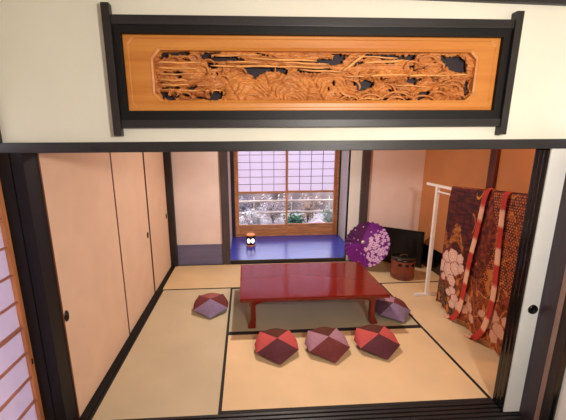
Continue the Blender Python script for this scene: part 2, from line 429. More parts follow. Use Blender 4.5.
GAPS = [[(0.643,2.093),(0.655,2.115),(0.781,2.119),(0.78,2.101),(0.744,2.105),(0.708,2.102),(0.679,2.095),(0.653,2.091)],[(0.733,2.096),(0.779,2.092),(0.777,2.082),(0.754,2.086)],[(0.824,2.116),(0.889,2.115),(0.888,2.098),(0.939,2.095),(0.938,2.083),(0.866,2.084),(0.837,2.101)],[(0.869,2.07),(0.909,2.068),(0.919,2.057),(0.908,2.047),(0.871,2.049)],[(0.874,2.023),(0.892,2.027),(0.888,2.018)],[(0.907,2.025),(0.918,2.025),(0.914,2.013)],[(0.652,2.03),(0.718,2.033),(0.757,2.028),(0.717,2.025),(0.652,2.028)],[(0.625,2.009),(0.694,2.009),(0.734,2.012),(0.739,2.005),(0.715,2.0),(0.625,2.003)],[(0.623,1.983),(0.7,1.983),(0.699,1.977),(0.623,1.976)],[(0.64,1.959),(0.72,1.961),(0.727,1.955),(0.643,1.954)],[(0.746,1.958),(0.764,1.964),(0.816,1.966),(0.801,1.953),(0.778,1.944),(0.764,1.95)],[(0.624,1.945),(0.668,1.945),(0.678,1.932),(0.696,1.922),(0.725,1.929),(0.744,1.936),(0.766,1.922),(0.762,1.918),(0.725,1.92),(0.706,1.908),(0.705,1.901),(0.65,1.903),(0.637,1.925)],[(0.874,1.939),(0.93,1.941),(0.928,1.903),(0.88,1.904),(0.828,1.908),(0.798,1.911),(0.806,1.916),(0.851,1.922),(0.888,1.915),(0.881,1.929)],[(0.83,1.96),(0.874,1.953),(0.871,1.949),(0.841,1.953)],[(0.883,2.099),(0.993,2.1),(1.04,2.092),(1.044,2.085),(0.883,2.082)],[(0.882,2.07),(0.915,2.068),(0.925,2.058),(0.903,2.047),(0.881,2.047)],[(0.876,1.939),(0.921,1.941),(0.954,1.929),(0.92,1.915),(0.905,1.903),(0.875,1.903)],[(1.024,2.051),(1.039,2.061),(1.229,2.056),(1.229,2.024),(1.191,2.035),(1.154,2.031),(1.124,2.02),(1.101,1.996),(1.083,2.003),(1.094,2.01),(1.065,2.027),(1.032,2.041)],[(1.103,2.116),(1.177,2.11),(1.199,2.103),(1.132,2.105),(1.11,2.11)],[(0.884,2.118),(0.942,2.12),(0.928,2.114),(0.884,2.111)],[(1.172,2.052),(1.239,2.053),(1.26,2.042),(1.254,2.024),(1.224,2.024),(1.194,2.038),(1.172,2.041)],[(1.268,2.083),(1.321,2.088),(1.388,2.087),(1.411,2.094),(1.471,2.098),(1.485,2.109),(1.448,2.112),(1.523,2.114),(1.525,2.067),(1.472,2.066),(1.426,2.072),(1.388,2.078),(1.321,2.08)],[(1.31,2.045),(1.366,2.051),(1.435,2.049),(1.492,2.046),(1.465,2.036),(1.45,2.04),(1.42,2.032),(1.367,2.032),(1.314,2.035)],[(1.482,1.99),(1.498,1.993),(1.506,1.976),(1.521,1.969),(1.491,1.967)],[(1.461,1.961),(1.476,1.958),(1.469,1.947)],[(1.41,1.99),(1.421,1.988),(1.418,1.979)],[(1.496,1.933),(1.513,1.931),(1.501,1.924)],[(1.515,2.114),(1.575,2.115),(1.524,2.071),(1.517,2.067)],[(1.629,2.096),(1.659,2.113),(1.874,2.112),(1.876,2.094),(1.775,2.096),(1.737,2.093),(1.705,2.106),(1.667,2.104),(1.652,2.094)],[(1.578,2.057),(1.6,2.076),(1.642,2.08),(1.635,2.073),(1.601,2.062)],[(1.746,2.079),(1.8,2.079),(1.796,2.072),(1.754,2.072)],[(1.582,1.99),(1.709,1.992),(1.698,1.983),(1.703,1.969),(1.689,1.947),(1.619,1.949),(1.602,1.969)],[(1.705,2.006),(1.751,2.005),(1.781,1.998),(1.772,1.991),(1.728,1.999)],[(1.779,1.951),(1.822,1.958),(1.826,1.947),(1.8,1.933),(1.764,1.939)],[(1.527,1.922),(1.554,1.924),(1.555,1.917),(1.532,1.911)],[(1.563,1.902),(1.641,1.905),(1.638,1.896),(1.571,1.897)],[(1.657,1.902),(1.692,1.905),(1.693,1.898)],[(1.704,1.907),(1.782,1.913),(1.76,1.896),(1.708,1.896)],[(1.815,1.896),(1.826,1.913),(1.889,1.915),(1.891,1.896)],[(1.836,1.926),(1.859,1.939),(1.887,1.934),(1.888,1.924)],[(1.865,2.005),(1.88,2.009),(1.882,1.987),(1.866,1.991)],[(1.866,2.112),(1.912,2.113),(1.902,2.101),(1.914,2.09),(1.867,2.094)],[(1.869,2.073),(1.901,2.069),(1.914,2.052),(1.949,2.059),(1.964,2.062),(1.95,2.048),(1.903,2.042),(1.879,2.055)],[(2.021,2.11),(2.139,2.111),(2.17,2.085),(2.174,2.028),(2.101,2.038),(2.064,2.049),(2.048,2.084)],[(2.021,2.045),(2.056,2.05),(2.022,2.033)],[(1.876,2.007),(1.955,2.002),(1.925,1.984),(1.915,1.969),(1.877,1.987)],[(1.994,2.0),(2.026,2.002),(2.023,1.991),(2.004,1.988)],[(1.931,1.926),(1.953,1.944),(1.996,1.951),(2.003,1.922),(1.972,1.915),(1.941,1.902)],[(1.882,1.937),(1.89,1.933),(1.896,1.911),(1.884,1.915)],[(2.028,1.98),(2.067,1.991),(2.057,1.975)],[(2.169,2.002),(2.197,2.003),(2.203,1.933),(2.171,1.9),(2.151,1.896),(2.161,1.915),(2.177,1.941)]]
def inpoly(x, z, P):
    c = False; n = len(P); j = n - 1
    for i in range(n):
        xi, zi = P[i]; xj, zj = P[j]
        if (zi > z) != (zj > z) and x < (xj - xi) * (z - zi) / (zj - zi) + xi: c = not c
        j = i
    return c
GB = [(min(p[0] for p in g), max(p[0] for p in g), min(p[1] for p in g), max(p[1] for p in g)) for g in GAPS]
SWIRL = [(.90, 1.86), (.985, 1.835), (1.10, 1.875), (1.19, 1.83), (1.30, 1.885), (1.41, 1.84), (1.52, 1.87), (1.60, 1.84)]
def carve_h(x, z):
    return 1.9 * carve_h0(x, z)
def carve_h0(x, z):
    u, v = (x - .613), (z - 1.896)
    p = Vector((x * 9, z * 22, 3.1))
    h = .0045 * noise.fractal(p * 2.2, 1.0, 2.0, 4)
    cx = 1.0 if .95 < x < 1.62 and v < .14 else 0.0
    if cx:   # swirling rocks and waves in the centre
        w = .03 * noise.noise(Vector((x * 5, z * 9, 7)))
        best = sorted((math.hypot((x - a + .35 * (z - b)) * .8, (z - b) * .75), a) for a, b in SWIRL)
        d, a0 = best[0]; d += .022 * noise.noise(Vector((x * 12, z * 16, a0 * 9)))
        h += .0045 * abs(math.sin(d * 190 + a0 * 20)) ** .7 - .004 * math.exp(-((best[1][0] - best[0][0]) / .006) ** 2) 
    elif v > .15 or (x < .95 and .06 < v < .15):    # drifting mist bands
        h += .004 * (1 if math.sin(v * 190 + 3 * noise.noise(Vector((x * 2.5, 0, 2)))) > 0 else 0)
        if x > 1.75: h += .004 * abs(noise.noise(Vector((x * 45, z * 60, 1))))
    else:       # pine tufts and twisting trunks
        c = noise.voronoi(Vector((x * 26, z * 40, 0)))[0]
        h += .009 * max(0, 1 - c[0] * 1.5) + .003 * math.sin(math.atan2(z * 7 % 1 - .5, x * 5 % 1 - .5) * 9)
        r = abs(noise.noise(Vector((x * 7, z * 16, 9))))
        h += .008 * max(0, 1 - r * 9)
    return h
NX, NZ = 760, 112
X0, X1, Z0, Z1 = .605, 2.214, 1.890, 2.128
verts, idx, faces = [], {}, []
def solid(x, z):
    dx = .003 * noise.noise(Vector((x * 80, z * 80, 0))); dz = .0025 * noise.noise(Vector((x * 60, z * 60, 5)))
    xx, zz = x + dx, z + dz
    for g, b in zip(GAPS, GB):
        cz = (b[2] + b[3]) / 2; cx = (b[0] + b[1]) / 2
        xx = cx + (x + dx - cx) * .92; zz = cz + (z + dz - cz) / (1 + min(.6, .0045 / max(.004, (b[3] - b[2]) / 2)))
        if b[0] <= xx <= b[1] and b[2] <= zz <= b[3] and inpoly(xx, zz, g): return False
    return True
def vid(i, j):
    if (i, j) not in idx:
        x = X0 + (X1 - X0) * i / NX; z = Z0 + (Z1 - Z0) * j / NZ
        idx[(i, j)] = len(verts); verts.append((x - 1.40, -.040 - carve_h(x, z) + .08, z - 1.73))
    return idx[(i, j)]
for i in range(NX):
    for j in range(NZ):
        x = X0 + (X1 - X0) * (i + .5) / NX; z = Z0 + (Z1 - Z0) * (j + .5) / NZ
        if inpoly(x, z, [(a[0] + (-.006 if a[0] < 1.4 else .006), a[1] + (-.005 if a[1] < 2 else .005)) for a in OCT]) and solid(x, z):
            faces.append((vid(i, j), vid(i + 1, j), vid(i + 1, j + 1), vid(i, j + 1)))
cv = raw('carving', verts, faces, M['carve'], ran)
sm = cv.modifiers.new('thickness', 'SOLIDIFY'); sm.thickness = .016; sm.offset = -1

BARS = [((0.883,2.056),(1.229,2.055),0.0045),((1.195,2.055),(1.464,2.049),0.004),((1.075,2.09),(1.404,2.081),0.004),((0.904,2.1),(1.132,2.108),0.003),((1.229,2.073),(1.463,2.065),0.004),((0.96,2.074),(1.132,2.074),0.003),((0.63,2.071),(0.836,2.07),0.004),((0.628,2.046),(0.816,2.042),0.004),((0.635,2.017),(0.796,2.02),0.003),((0.633,1.992),(0.766,1.99),0.004),((0.636,1.968),(0.774,1.97),0.003),((0.639,1.946),(0.936,1.943),0.003),((1.867,2.014),(2.185,2.02),0.005),((1.54,2.009),(1.877,2.021),0.004),((1.529,2.031),(1.639,2.111),0.006),((1.6,2.104),(1.809,2.096),0.003),((1.317,2.04),(1.539,2.031),0.004),((1.636,2.073),(1.836,2.083),0.004),((1.528,1.934),(1.58,1.911),0.003),((1.621,1.906),(1.749,1.904),0.003),((1.795,1.972),(1.975,1.963),0.003)]
ARCS = [[(1.904,1.884),(1.893,1.903),(1.876,1.919),(1.853,1.931),(1.826,1.937),(1.799,1.937),(1.774,1.93),(1.753,1.919),(1.738,1.903),(1.731,1.884)],[(1.871,1.887),(1.862,1.897),(1.851,1.905),(1.837,1.911),(1.822,1.914),(1.807,1.914),(1.793,1.911),(1.78,1.905),(1.77,1.897),(1.764,1.887)],[(2.031,1.882),(2.019,1.897),(2.001,1.909),(1.981,1.917),(1.958,1.92),(1.936,1.919),(1.916,1.913),(1.899,1.902),(1.887,1.889),(1.882,1.873)],[(2.005,1.869),(2.001,1.878),(1.993,1.885),(1.982,1.892),(1.971,1.896),(1.958,1.897),(1.945,1.896),(1.934,1.893),(1.924,1.887),(1.917,1.88)],[(1.746,1.894),(1.736,1.906),(1.723,1.916),(1.707,1.923),(1.69,1.926),(1.672,1.926),(1.655,1.923),(1.64,1.916),(1.628,1.906),(1.621,1.894)],[(1.627,1.885),(1.621,1.896),(1.612,1.905),(1.601,1.912),(1.587,1.917),(1.572,1.919),(1.557,1.918),(1.543,1.914),(1.531,1.907),(1.522,1.899)],[(1.602,1.933),(1.613,1.941),(1.621,1.951),(1.623,1.962),(1.619,1.974),(1.611,1.984),(1.598,1.991),(1.584,1.995),(1.568,1.995),(1.553,1.991)],[(1.703,1.992),(1.695,2.002),(1.683,2.011),(1.668,2.017),(1.653,2.02),(1.636,2.02),(1.621,2.017),(1.607,2.011),(1.597,2.002),(1.59,1.992)],[(1.772,1.91),(1.787,1.914),(1.798,1.922),(1.805,1.932),(1.807,1.944),(1.803,1.956),(1.795,1.966),(1.782,1.973),(1.766,1.977),(1.751,1.977)],[(2.009,2.075),(2.004,2.087),(1.993,2.098),(1.978,2.105),(1.96,2.107),(1.943,2.105),(1.929,2.098),(1.92,2.088),(1.917,2.076),(1.921,2.063)],[(1.956,2.104),(1.946,2.111),(1.933,2.114),(1.92,2.113),(1.909,2.109),(1.902,2.101),(1.9,2.091),(1.905,2.082),(1.915,2.075),(1.927,2.071)],[(2.029,2.031),(2.04,2.038),(2.046,2.049),(2.046,2.06),(2.04,2.071),(2.029,2.079),(2.014,2.084),(1.998,2.086),(1.984,2.082),(1.972,2.075)],[(2.106,1.992),(2.101,2.004),(2.091,2.016),(2.076,2.024),(2.059,2.028),(2.041,2.028),(2.025,2.024),(2.012,2.015),(2.004,2.004),(2.003,1.991)],[(2.169,1.961),(2.156,1.975),(2.138,1.986),(2.116,1.992),(2.094,1.993),(2.073,1.989),(2.056,1.98),(2.044,1.967),(2.039,1.952),(2.041,1.936)],[(2.149,1.944),(2.145,1.955),(2.136,1.964),(2.124,1.971),(2.11,1.974),(2.096,1.974),(2.083,1.971),(2.073,1.964),(2.066,1.955),(2.065,1.944)],[(2.077,1.92),(2.065,1.93),(2.049,1.937),(2.032,1.939),(2.016,1.938),(2.001,1.933),(1.989,1.924),(1.983,1.913),(1.982,1.9),(1.986,1.888)],[(2.181,1.896),(2.178,1.905),(2.172,1.913),(2.163,1.92),(2.152,1.925),(2.14,1.927),(2.128,1.927),(2.117,1.924),(2.108,1.919),(2.101,1.912)],[(0.741,2.078),(0.736,2.084),(0.73,2.09),(0.721,2.094),(0.712,2.096),(0.702,2.096),(0.692,2.094),(0.683,2.09),(0.675,2.084),(0.67,2.077)],[(0.794,2.077),(0.791,2.084),(0.785,2.09),(0.777,2.095),(0.768,2.097),(0.758,2.097),(0.748,2.094),(0.739,2.09),(0.733,2.084),(0.729,2.077)],[(0.828,2.086),(0.826,2.093),(0.822,2.1),(0.815,2.104),(0.806,2.107),(0.796,2.107),(0.787,2.104),(0.779,2.099),(0.774,2.093),(0.771,2.086)],[(0.863,2.015),(0.869,2.022),(0.872,2.031),(0.872,2.04),(0.868,2.048),(0.861,2.055),(0.851,2.059),(0.84,2.061),(0.828,2.061),(0.817,2.058)],[(0.902,2.06),(0.901,2.069),(0.895,2.076),(0.887,2.081),(0.876,2.084),(0.864,2.084),(0.854,2.081),(0.844,2.076),(0.838,2.068),(0.836,2.06)],[(0.737,1.924),(0.735,1.932),(0.729,1.938),(0.721,1.943),(0.711,1.945),(0.701,1.945),(0.691,1.943),(0.682,1.938),(0.675,1.932),(0.672,1.924)],[(0.785,1.906),(0.784,1.915),(0.779,1.923),(0.771,1.93),(0.76,1.934),(0.749,1.936),(0.737,1.934),(0.726,1.93),(0.717,1.924),(0.711,1.916)],[(0.87,1.927),(0.863,1.936),(0.853,1.943),(0.84,1.948),(0.826,1.948),(0.812,1.945),(0.8,1.939),(0.791,1.931),(0.786,1.921),(0.786,1.91)],[(0.883,1.923),(0.887,1.93),(0.887,1.938),(0.884,1.945),(0.878,1.951),(0.869,1.954),(0.86,1.956),(0.85,1.954),(0.841,1.951),(0.834,1.945)],[(1.014,2.044),(1.007,2.052),(0.997,2.059),(0.985,2.062),(0.972,2.062),(0.959,2.058),(0.949,2.052),(0.942,2.043),(0.939,2.034),(0.941,2.024)],[(1.059,2.016),(1.057,2.025),(1.052,2.034),(1.044,2.041),(1.033,2.046),(1.021,2.048),(1.009,2.048),(0.997,2.045),(0.987,2.039),(0.979,2.032)],[(0.971,1.993),(0.968,2.0),(0.962,2.007),(0.954,2.011),(0.944,2.014),(0.933,2.014),(0.924,2.011),(0.915,2.007),(0.908,2.0),(0.905,1.993)],[(1.916,2.065),(1.909,2.072),(1.899,2.078),(1.887,2.081),(1.875,2.081),(1.864,2.078),(1.855,2.072),(1.849,2.064),(1.848,2.056),(1.851,2.047)],[(1.887,1.916),(1.884,1.923),(1.878,1.93),(1.87,1.935),(1.859,1.938),(1.848,1.938),(1.839,1.935),(1.831,1.93),(1.826,1.923),(1.825,1.916)]]
def r_(p, y): return (p[0] - 1.40, y + .08, p[1] - 1.73)
pale = mat('pale_carved_wood', (220, 154, 86), .5, var=.12, scale=8, stretch=(1, 4, 4), bump=.2)
for (p, q, w_) in BARS:
    n = 10; pts = []; rad = []
    for k in range(n + 1):
        t = k / n
        c = (p[0] + (q[0] - p[0]) * t, p[1] + (q[1] - p[1]) * t + .0015 * math.sin(t * 9 + p[0] * 30))
        pts.append(r_(c, -.054)); rad.append(w_ * (.35 + .75 * min(1, 6 * min(t, 1 - t) + .1)) * (1 + .15 * math.sin(t * 17)))
    bm = bmesh.new(); tube(bm, pts, rad, 8)
    obj('mist_band', bm, pale, ran)
for A in ARCS:
    n = len(A); bm = bmesh.new()
    tube(bm, [r_(p, -.053 - .004 * math.sin(i * .7)) for i, p in enumerate(A)], [.0022 + .0035 * math.sin(math.pi * i / (n - 1)) for i in range(n)], 7)
    obj('carved_branch', bm, M['carve'], ran)

# ------------------------------------------------------------------ low red table
TZ = .33
tb = empty('low_table', (1.653, 1.33, .002))
tag(tb, 'low rectangular red lacquered table in the middle of the tatami room', 'table')
hx, hy = .688, .425
bm = bmesh.new()
box(bm, -hx, hx, -hy, hy, TZ - .034, TZ, bev=.009)
obj('table_top', bm, M['lacq'], tb)
bm = bmesh.new()
def scallop(bm, x0, x1, y0, y1, zt, depth, alongx=True, n=40):
    vs = []
    for k in range(n + 1):
        t = k / n; e = min(t, 1 - t)
        zb = zt - depth * (.28 + .72 * (1 - min(1, e / .17)) ** 1.5) - .010 * math.exp(-((e - .14) / .03) ** 2)
        if alongx: xs = x0 + (x1 - x0) * t; vs.append([bm.verts.new(c) for c in ((xs, y0, zt), (xs, y0, zb), (xs, y1, zb), (xs, y1, zt))])
        else: ys = y0 + (y1 - y0) * t; vs.append([bm.verts.new(c) for c in ((x0, ys, zt), (x0, ys, zb), (x1, ys, zb), (x1, ys, zt))])
    for a, b in zip(vs, vs[1:]):
        for q in range(4): bm.faces.new((a[q], a[(q + 1) % 4], b[(q + 1) % 4], b[q]))
    bm.faces.new(vs[0]); bm.faces.new(vs[-1][::-1])
ax, ay = .588, .335
scallop(bm, -ax, ax, -ay - .012, -ay + .006, TZ - .034, .085)
scallop(bm, -ax, ax, ay - .006, ay + .012, TZ - .034, .085)
scallop(bm, -ax - .012, -ax + .006, -ay, ay, TZ - .034, .085, False)
scallop(bm, ax - .006, ax + .012, -ay, ay, TZ - .034, .085, False)
obj('apron', bm, M['lacq'], tb)
for sx in (-1, 1):
    for sy in (-1, 1):
        bm = bmesh.new(); rings = []
        for k in range(15):
            t = k / 14.0; z = (TZ - .034) * (1 - t)
            off = .014 * max(0, t - .75) / .25
            w = .030 - .006 * math.sin(math.pi * min(1, t * 1.15)) + .006 * max(0, t - .82) / .18
            cx, cy = sx * (ax - .02 + off), sy * (ay - .02 + off)
            rings.append([bm.verts.new((cx + a * w, cy + b * w, z)) for a, b in ((-1, -.75), (-.75, -1), (.75, -1), (1, -.75), (1, .75), (.75, 1), (-.75, 1), (-1, .75))])
        for a, b in zip(rings, rings[1:]):
            for q in range(8): bm.faces.new((a[q], a[(q + 1) % 8], b[(q + 1) % 8], b[q]))
        bm.faces.new(rings[0]); bm.faces.new(rings[-1][::-1])
        obj('leg', bm, M['lacq'], tb)

# ------------------------------------------------------------------ patchwork cushions
def fab(name, c): return mat(name, c, .85, var=.04, scale=45, bump=.25, bscale=160, spec=.2)
FB = {'plum': fab('plum_cloth', (92, 48, 56)), 'coral': fab('coral_cloth', (192, 84, 82)), 'brown': fab('red_brown_cloth', (92, 50, 42)),
      'mauve': fab('mauve_cloth', (166, 122, 138)), 'maroon': fab('maroon_cloth', (110, 52, 52)), 'lilac': fab('lilac_grey_cloth', (134, 112, 142)),
      'pinkbrown': fab('dusty_rose_cloth', (150, 88, 82)), 'dusk': fab('dark_violet_cloth', (84, 58, 74))}
def cushion(x, y, rot, cols, label, hgt=.140):
    """cols: front, right, back, left patch names"""
    N = 9; verts, faces, mi = [], [], []
    T = Vector((0, .0, hgt)); B = Vector((0, 0, .004))
    P, Q = [], []
    Q = [Vector((.172, -.045, .050)), Vector((.128, .155, .112)), Vector((-.128, .155, .112)), Vector((-.172, -.045, .050))]
    P = [Vector((0, -.172, .020)), Vector((.182, .075, .045)), Vector((0, .205, .070)), Vector((-.182, .075, .045))]
    def patch(c, q0, p, q1, m, bulge, up):
        base = len(verts)
        for i in range(N + 1):
            for j in range(N + 1):
                u, v = i / N, j / N
                w = c * (1 - u) * (1 - v) + q0 * u * (1 - v) + q1 * (1 - u) * v + p * u * v
                f = 16 * u * (1 - u) * v * (1 - v)
                rad = Vector((w.x, w.y, 0)); rad = rad.normalized() if rad.length > 1e-4 else Vector((0, 0, 0))
                w = w + (rad * .75 + Vector((0, 0, 1 if up else -.2))) * bulge * f
                w.z = max(w.z, .002)
                verts.append(w)
        for i in range(N):
            for j in range(N):
                a = base + i * (N + 1) + j
                faces.append((a, a + N + 1, a + N + 2, a + 1)); mi.append(m)
    for k in range(4):
        patch(T, Q[(k - 1) % 4], P[k], Q[k], k, .026, True)
    for k in range(4):
        patch(B, P[k], Q[k], P[(k + 1) % 4], (k + 1) % 4 if k % 2 else k, .012, False)
    o = raw('floor_cushion', [tuple(v) for v in verts], faces, [FB[c] for c in cols], loc=(x, y, .0015), mi=mi)
    o.rotation_euler.z = math.radians(rot)
    return tag(o, label, 'cushion', 'faceted patchwork floor cushions')
cushion(1.272, .590, 3, ('plum', 'coral', 'brown', 'coral'), 'coral and plum patchwork cushion, leftmost of the three in front of the table')
cushion(1.695, .585, 6, ('maroon', 'mauve', 'brown', 'mauve'), 'mauve and maroon patchwork cushion, middle of the three in front of the table')
cushion(2.118, .595, 4, ('plum', 'coral', 'brown', 'coral'), 'coral and plum patchwork cushion nearest the hanging kimono, right of the front three')
cushion(.658, 1.315, 4, ('lilac', 'maroon', 'pinkbrown', 'maroon'), 'lilac and maroon patchwork cushion alone at the left end of the table')
cushion(2.480, 1.115, 10, ('lilac', 'maroon', 'mauve', 'dusk'), 'lilac-blue patchwork cushion at the right end of the table')

# ------------------------------------------------------------------ paper parasol
par = empty('paper_parasol', (2.662, 2.385, .335))
tag(par, 'open purple paper parasol with white cherry blossoms, resting on its rim beside the alcove', 'parasol')
axis = Vector((-.655, -.60, .46)).normalized()
e1 = axis.cross(Vector((0, 0, 1))).normalized() * -1
e1 = Vector((0, 0, 1)).cross(axis).normalized()
e2 = axis.cross(e1).normalized()
PR, PH, NR = .325, .115, 28
fl = []
rr = random.Random(11)
for k in range(60):
    for _ in range(60):
        a = rr.uniform(-1.15, .95) if k < 48 else rr.uniform(0, 6.28); r = rr.uniform(.28, .97)
        p = (r * math.cos(a), r * math.sin(a))
        if all(math.hypot(p[0] - q[0], p[1] - q[1]) > .13 for q in fl):
            fl.append((p[0], p[1], rr.uniform(.06, .092) if k < 48 else .032, rr.uniform(0, 6))); break
def par_col(x, y):
    c = (98, 20, 110)
    r = math.hypot(x, y)
    n = noise.noise(Vector((x * 3, y * 3, 1)))
    c = (112 + 18 * n, 22 + 6 * n, 128 + 18 * n)
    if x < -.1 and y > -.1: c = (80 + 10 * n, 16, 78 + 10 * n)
    for fx, fy, fr, fa in fl:
        d = math.hypot(x - fx, y - fy)
        if d < fr * 1.1:
            a = math.atan2(y - fy, x - fx)
            lim = fr * (.62 + .42 * abs(math.cos(2.5 * (a + fa))))
            if d < lim:
                t = d / lim
                c = (238 - 30 * (1 - t), 205 - 60 * (1 - t), 232 - 20 * (1 - t))
                if d < fr * .16: c = (190, 90, 140)
    if r < .075: c = (210, 190, 200) if r > .045 else (60, 14, 60)
    return c
NT, NRR = NR * 12, 60
verts, faces, cols = [], [], []
def scall(t):
    f = (t * NR / (2 * math.pi)) % 1.0
    return 1 - .045 * (4 * f * (1 - f))
for i in range(NRR + 1):
    r = max(.006, i / NRR)
    for k in range(NT):
        t = 2 * math.pi * k / NT
        s = 1 - (1 - scall(t)) * r ** 3
        f = (t * NR / (2 * math.pi)) % 1.0
        rad = r * s
        hgt = PH * (1 - r) ** .94 - .010 * (4 * f * (1 - f)) * r
        x, y = rad * math.cos(t), rad * math.sin(t)
        v = e1 * (x * PR) + e2 * (y * PR) + axis * hgt
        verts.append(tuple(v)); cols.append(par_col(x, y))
for i in range(NRR):
    for k in range(NT):
        a, b = i * NT + k, i * NT + (k + 1) % NT
        faces.append((a, b, b + NT, a + NT))
can = raw('canopy', verts, faces, attr_mat('parasol_paper', .5, .4, transl=.15), par, cols=cols)
s = can.modifiers.new('t', 'SOLIDIFY'); s.thickness = .0012; s.offset = -1
for k in range(NR):
    t = 2 * math.pi * k / NR
    bm = bmesh.new()
    d = e1 * math.cos(t) + e2 * math.sin(t)
    tube(bm, [axis * (PH - .012) + d * .02, d * PR * .985 - axis * .006], .0028, 6)
    obj('rib', bm, M['kumiko'], par)
bm = bmesh.new()
tube(bm, [axis * (PH + .022), axis * (PH + .02), axis * (PH - .002)], [.010, .014, .024], 16)
obj('hub', bm, mat('pale_hub', (226, 214, 214), .5), par)
bm = bmesh.new(); tube(bm, [axis * (PH - .004), axis * -.10], .008, 12)
obj('shaft', bm, M['black'], par)

# ------------------------------------------------------------------ black panel in the corner
pn = empty('flat_screen', (3.20, 2.46, .0015))
tag(pn, 'wide flat black panel standing across the corner behind the lidded bucket', 'panel')
bm = bmesh.new(); box(bm, -.27, .27, -.014, .014, .004, .512, bev=.004)
f = obj('screen_panel', bm, M['black'], pn)
bm = bmesh.new(); box(bm, -.255, .255, -.0165, -.0138, .02, .498)
g = obj('screen_face', bm, mat('matt_black_face', (22, 18, 19), .35), pn)
bm = bmesh.new(); box(bm, -.15, .12, -.04, .04, .0, .012, bev=.003)
g2 = obj('screen_foot', bm, M['black'], pn)
pn.rotation_euler.z = math.radians(-37)

# ------------------------------------------------------------------ lidded bucket
bk = empty('lidded_bucket', (3.015, 2.03, .0016))
tag(bk, 'round russet lacquered wooden bucket with black lid, standing behind the table', 'bucket')
bm = bmesh.new()
lathe(bm, [(.0, .0), (.136, .0), (.140, .006), (.141, .12), (.146, .235), (.146, .245), (.132, .245), (.130, .03), (.0, .03)], seg=48)
obj('bucket_body', bm, M['bucket'], bk)
for zz in (.045,):
    bm = bmesh.new(); lathe(bm, [(.1405, -.008), (.144, -.006), (.144, .006), (.1405, .008)], (0, 0, zz), seg=48)
    obj('hoop', bm, M['edge'], bk)
for a in (-130, -98, -66, -34, 60, 120):
    bm = bmesh.new(); ar = math.radians(a); n = 8
    vs = []
    for k in range(n + 1):
        t = ar + math.radians(-9 + 18 * k / n)
        e = .012 * math.sin(math.pi * k / n)
        vs.append([bm.verts.new((math.cos(t) * r, math.sin(t) * r, z)) for r, z in ((.143, .190 - e * .3), (.1485, .190 - e * .3), (.1490, .208 + e), (.143, .208 + e))])
    for p, q in zip(vs, vs[1:]):
        for w in range(4): bm.faces.new((p[w], p[(w + 1) % 4], q[(w + 1) % 4], q[w]))
    bm.faces.new(vs[0]); bm.faces.new(vs[-1][::-1])
    obj('cutout', bm, M['black'], bk)
bm = bmesh.new()
lathe(bm, [(.0, .246), (.150, .246), (.152, .262), (.140, .270), (.06, .274), (.0, .274)], seg=48)
lid = obj('lid', bm, M['black'], bk)
bm = bmesh.new()
tube(bm, [(-.05, 0, .270), (-.045, 0, .292), (-.02, 0, .302), (.02, 0, .302), (.045, 0, .292), (.05, 0, .270)], .006, 10)
obj('lid_handle', bm, mat('bronze', (120, 92, 70), .35, metal=.7), lid)

# ------------------------------------------------------------------ kimono rack
rk = empty('kimono_rack', (3.045, 1.0, 0))
tag(rk, 'white T-footed garment rack holding the kimono along the right wall', 'rack')
KX = 3.045
for y in (1.51, .22):
    bm = bmesh.new(); box(bm, -.016, .016, y - 1.0 - .016, y - 1.0 + .016, .022, 1.228, bev=.002)
    obj('rack_post', bm, M['white_metal'], rk)
    bm = bmesh.new(); box(bm, -.135, .135, y - 1.0 - .022, y - 1.0 + .022, .0015, .026, bev=.003)
    obj('rack_foot', bm, M['white_metal'], rk)
boxes('rack_bar', [(-.012, .012, -.88, .71, 1.228, 1.254)], M['white_metal'], rk, bev=.003)
boxes('rack_bar', [(-.007, .007, -.78, .51, 1.175, 1.190)], M['white_metal'], rk, bev=.002)

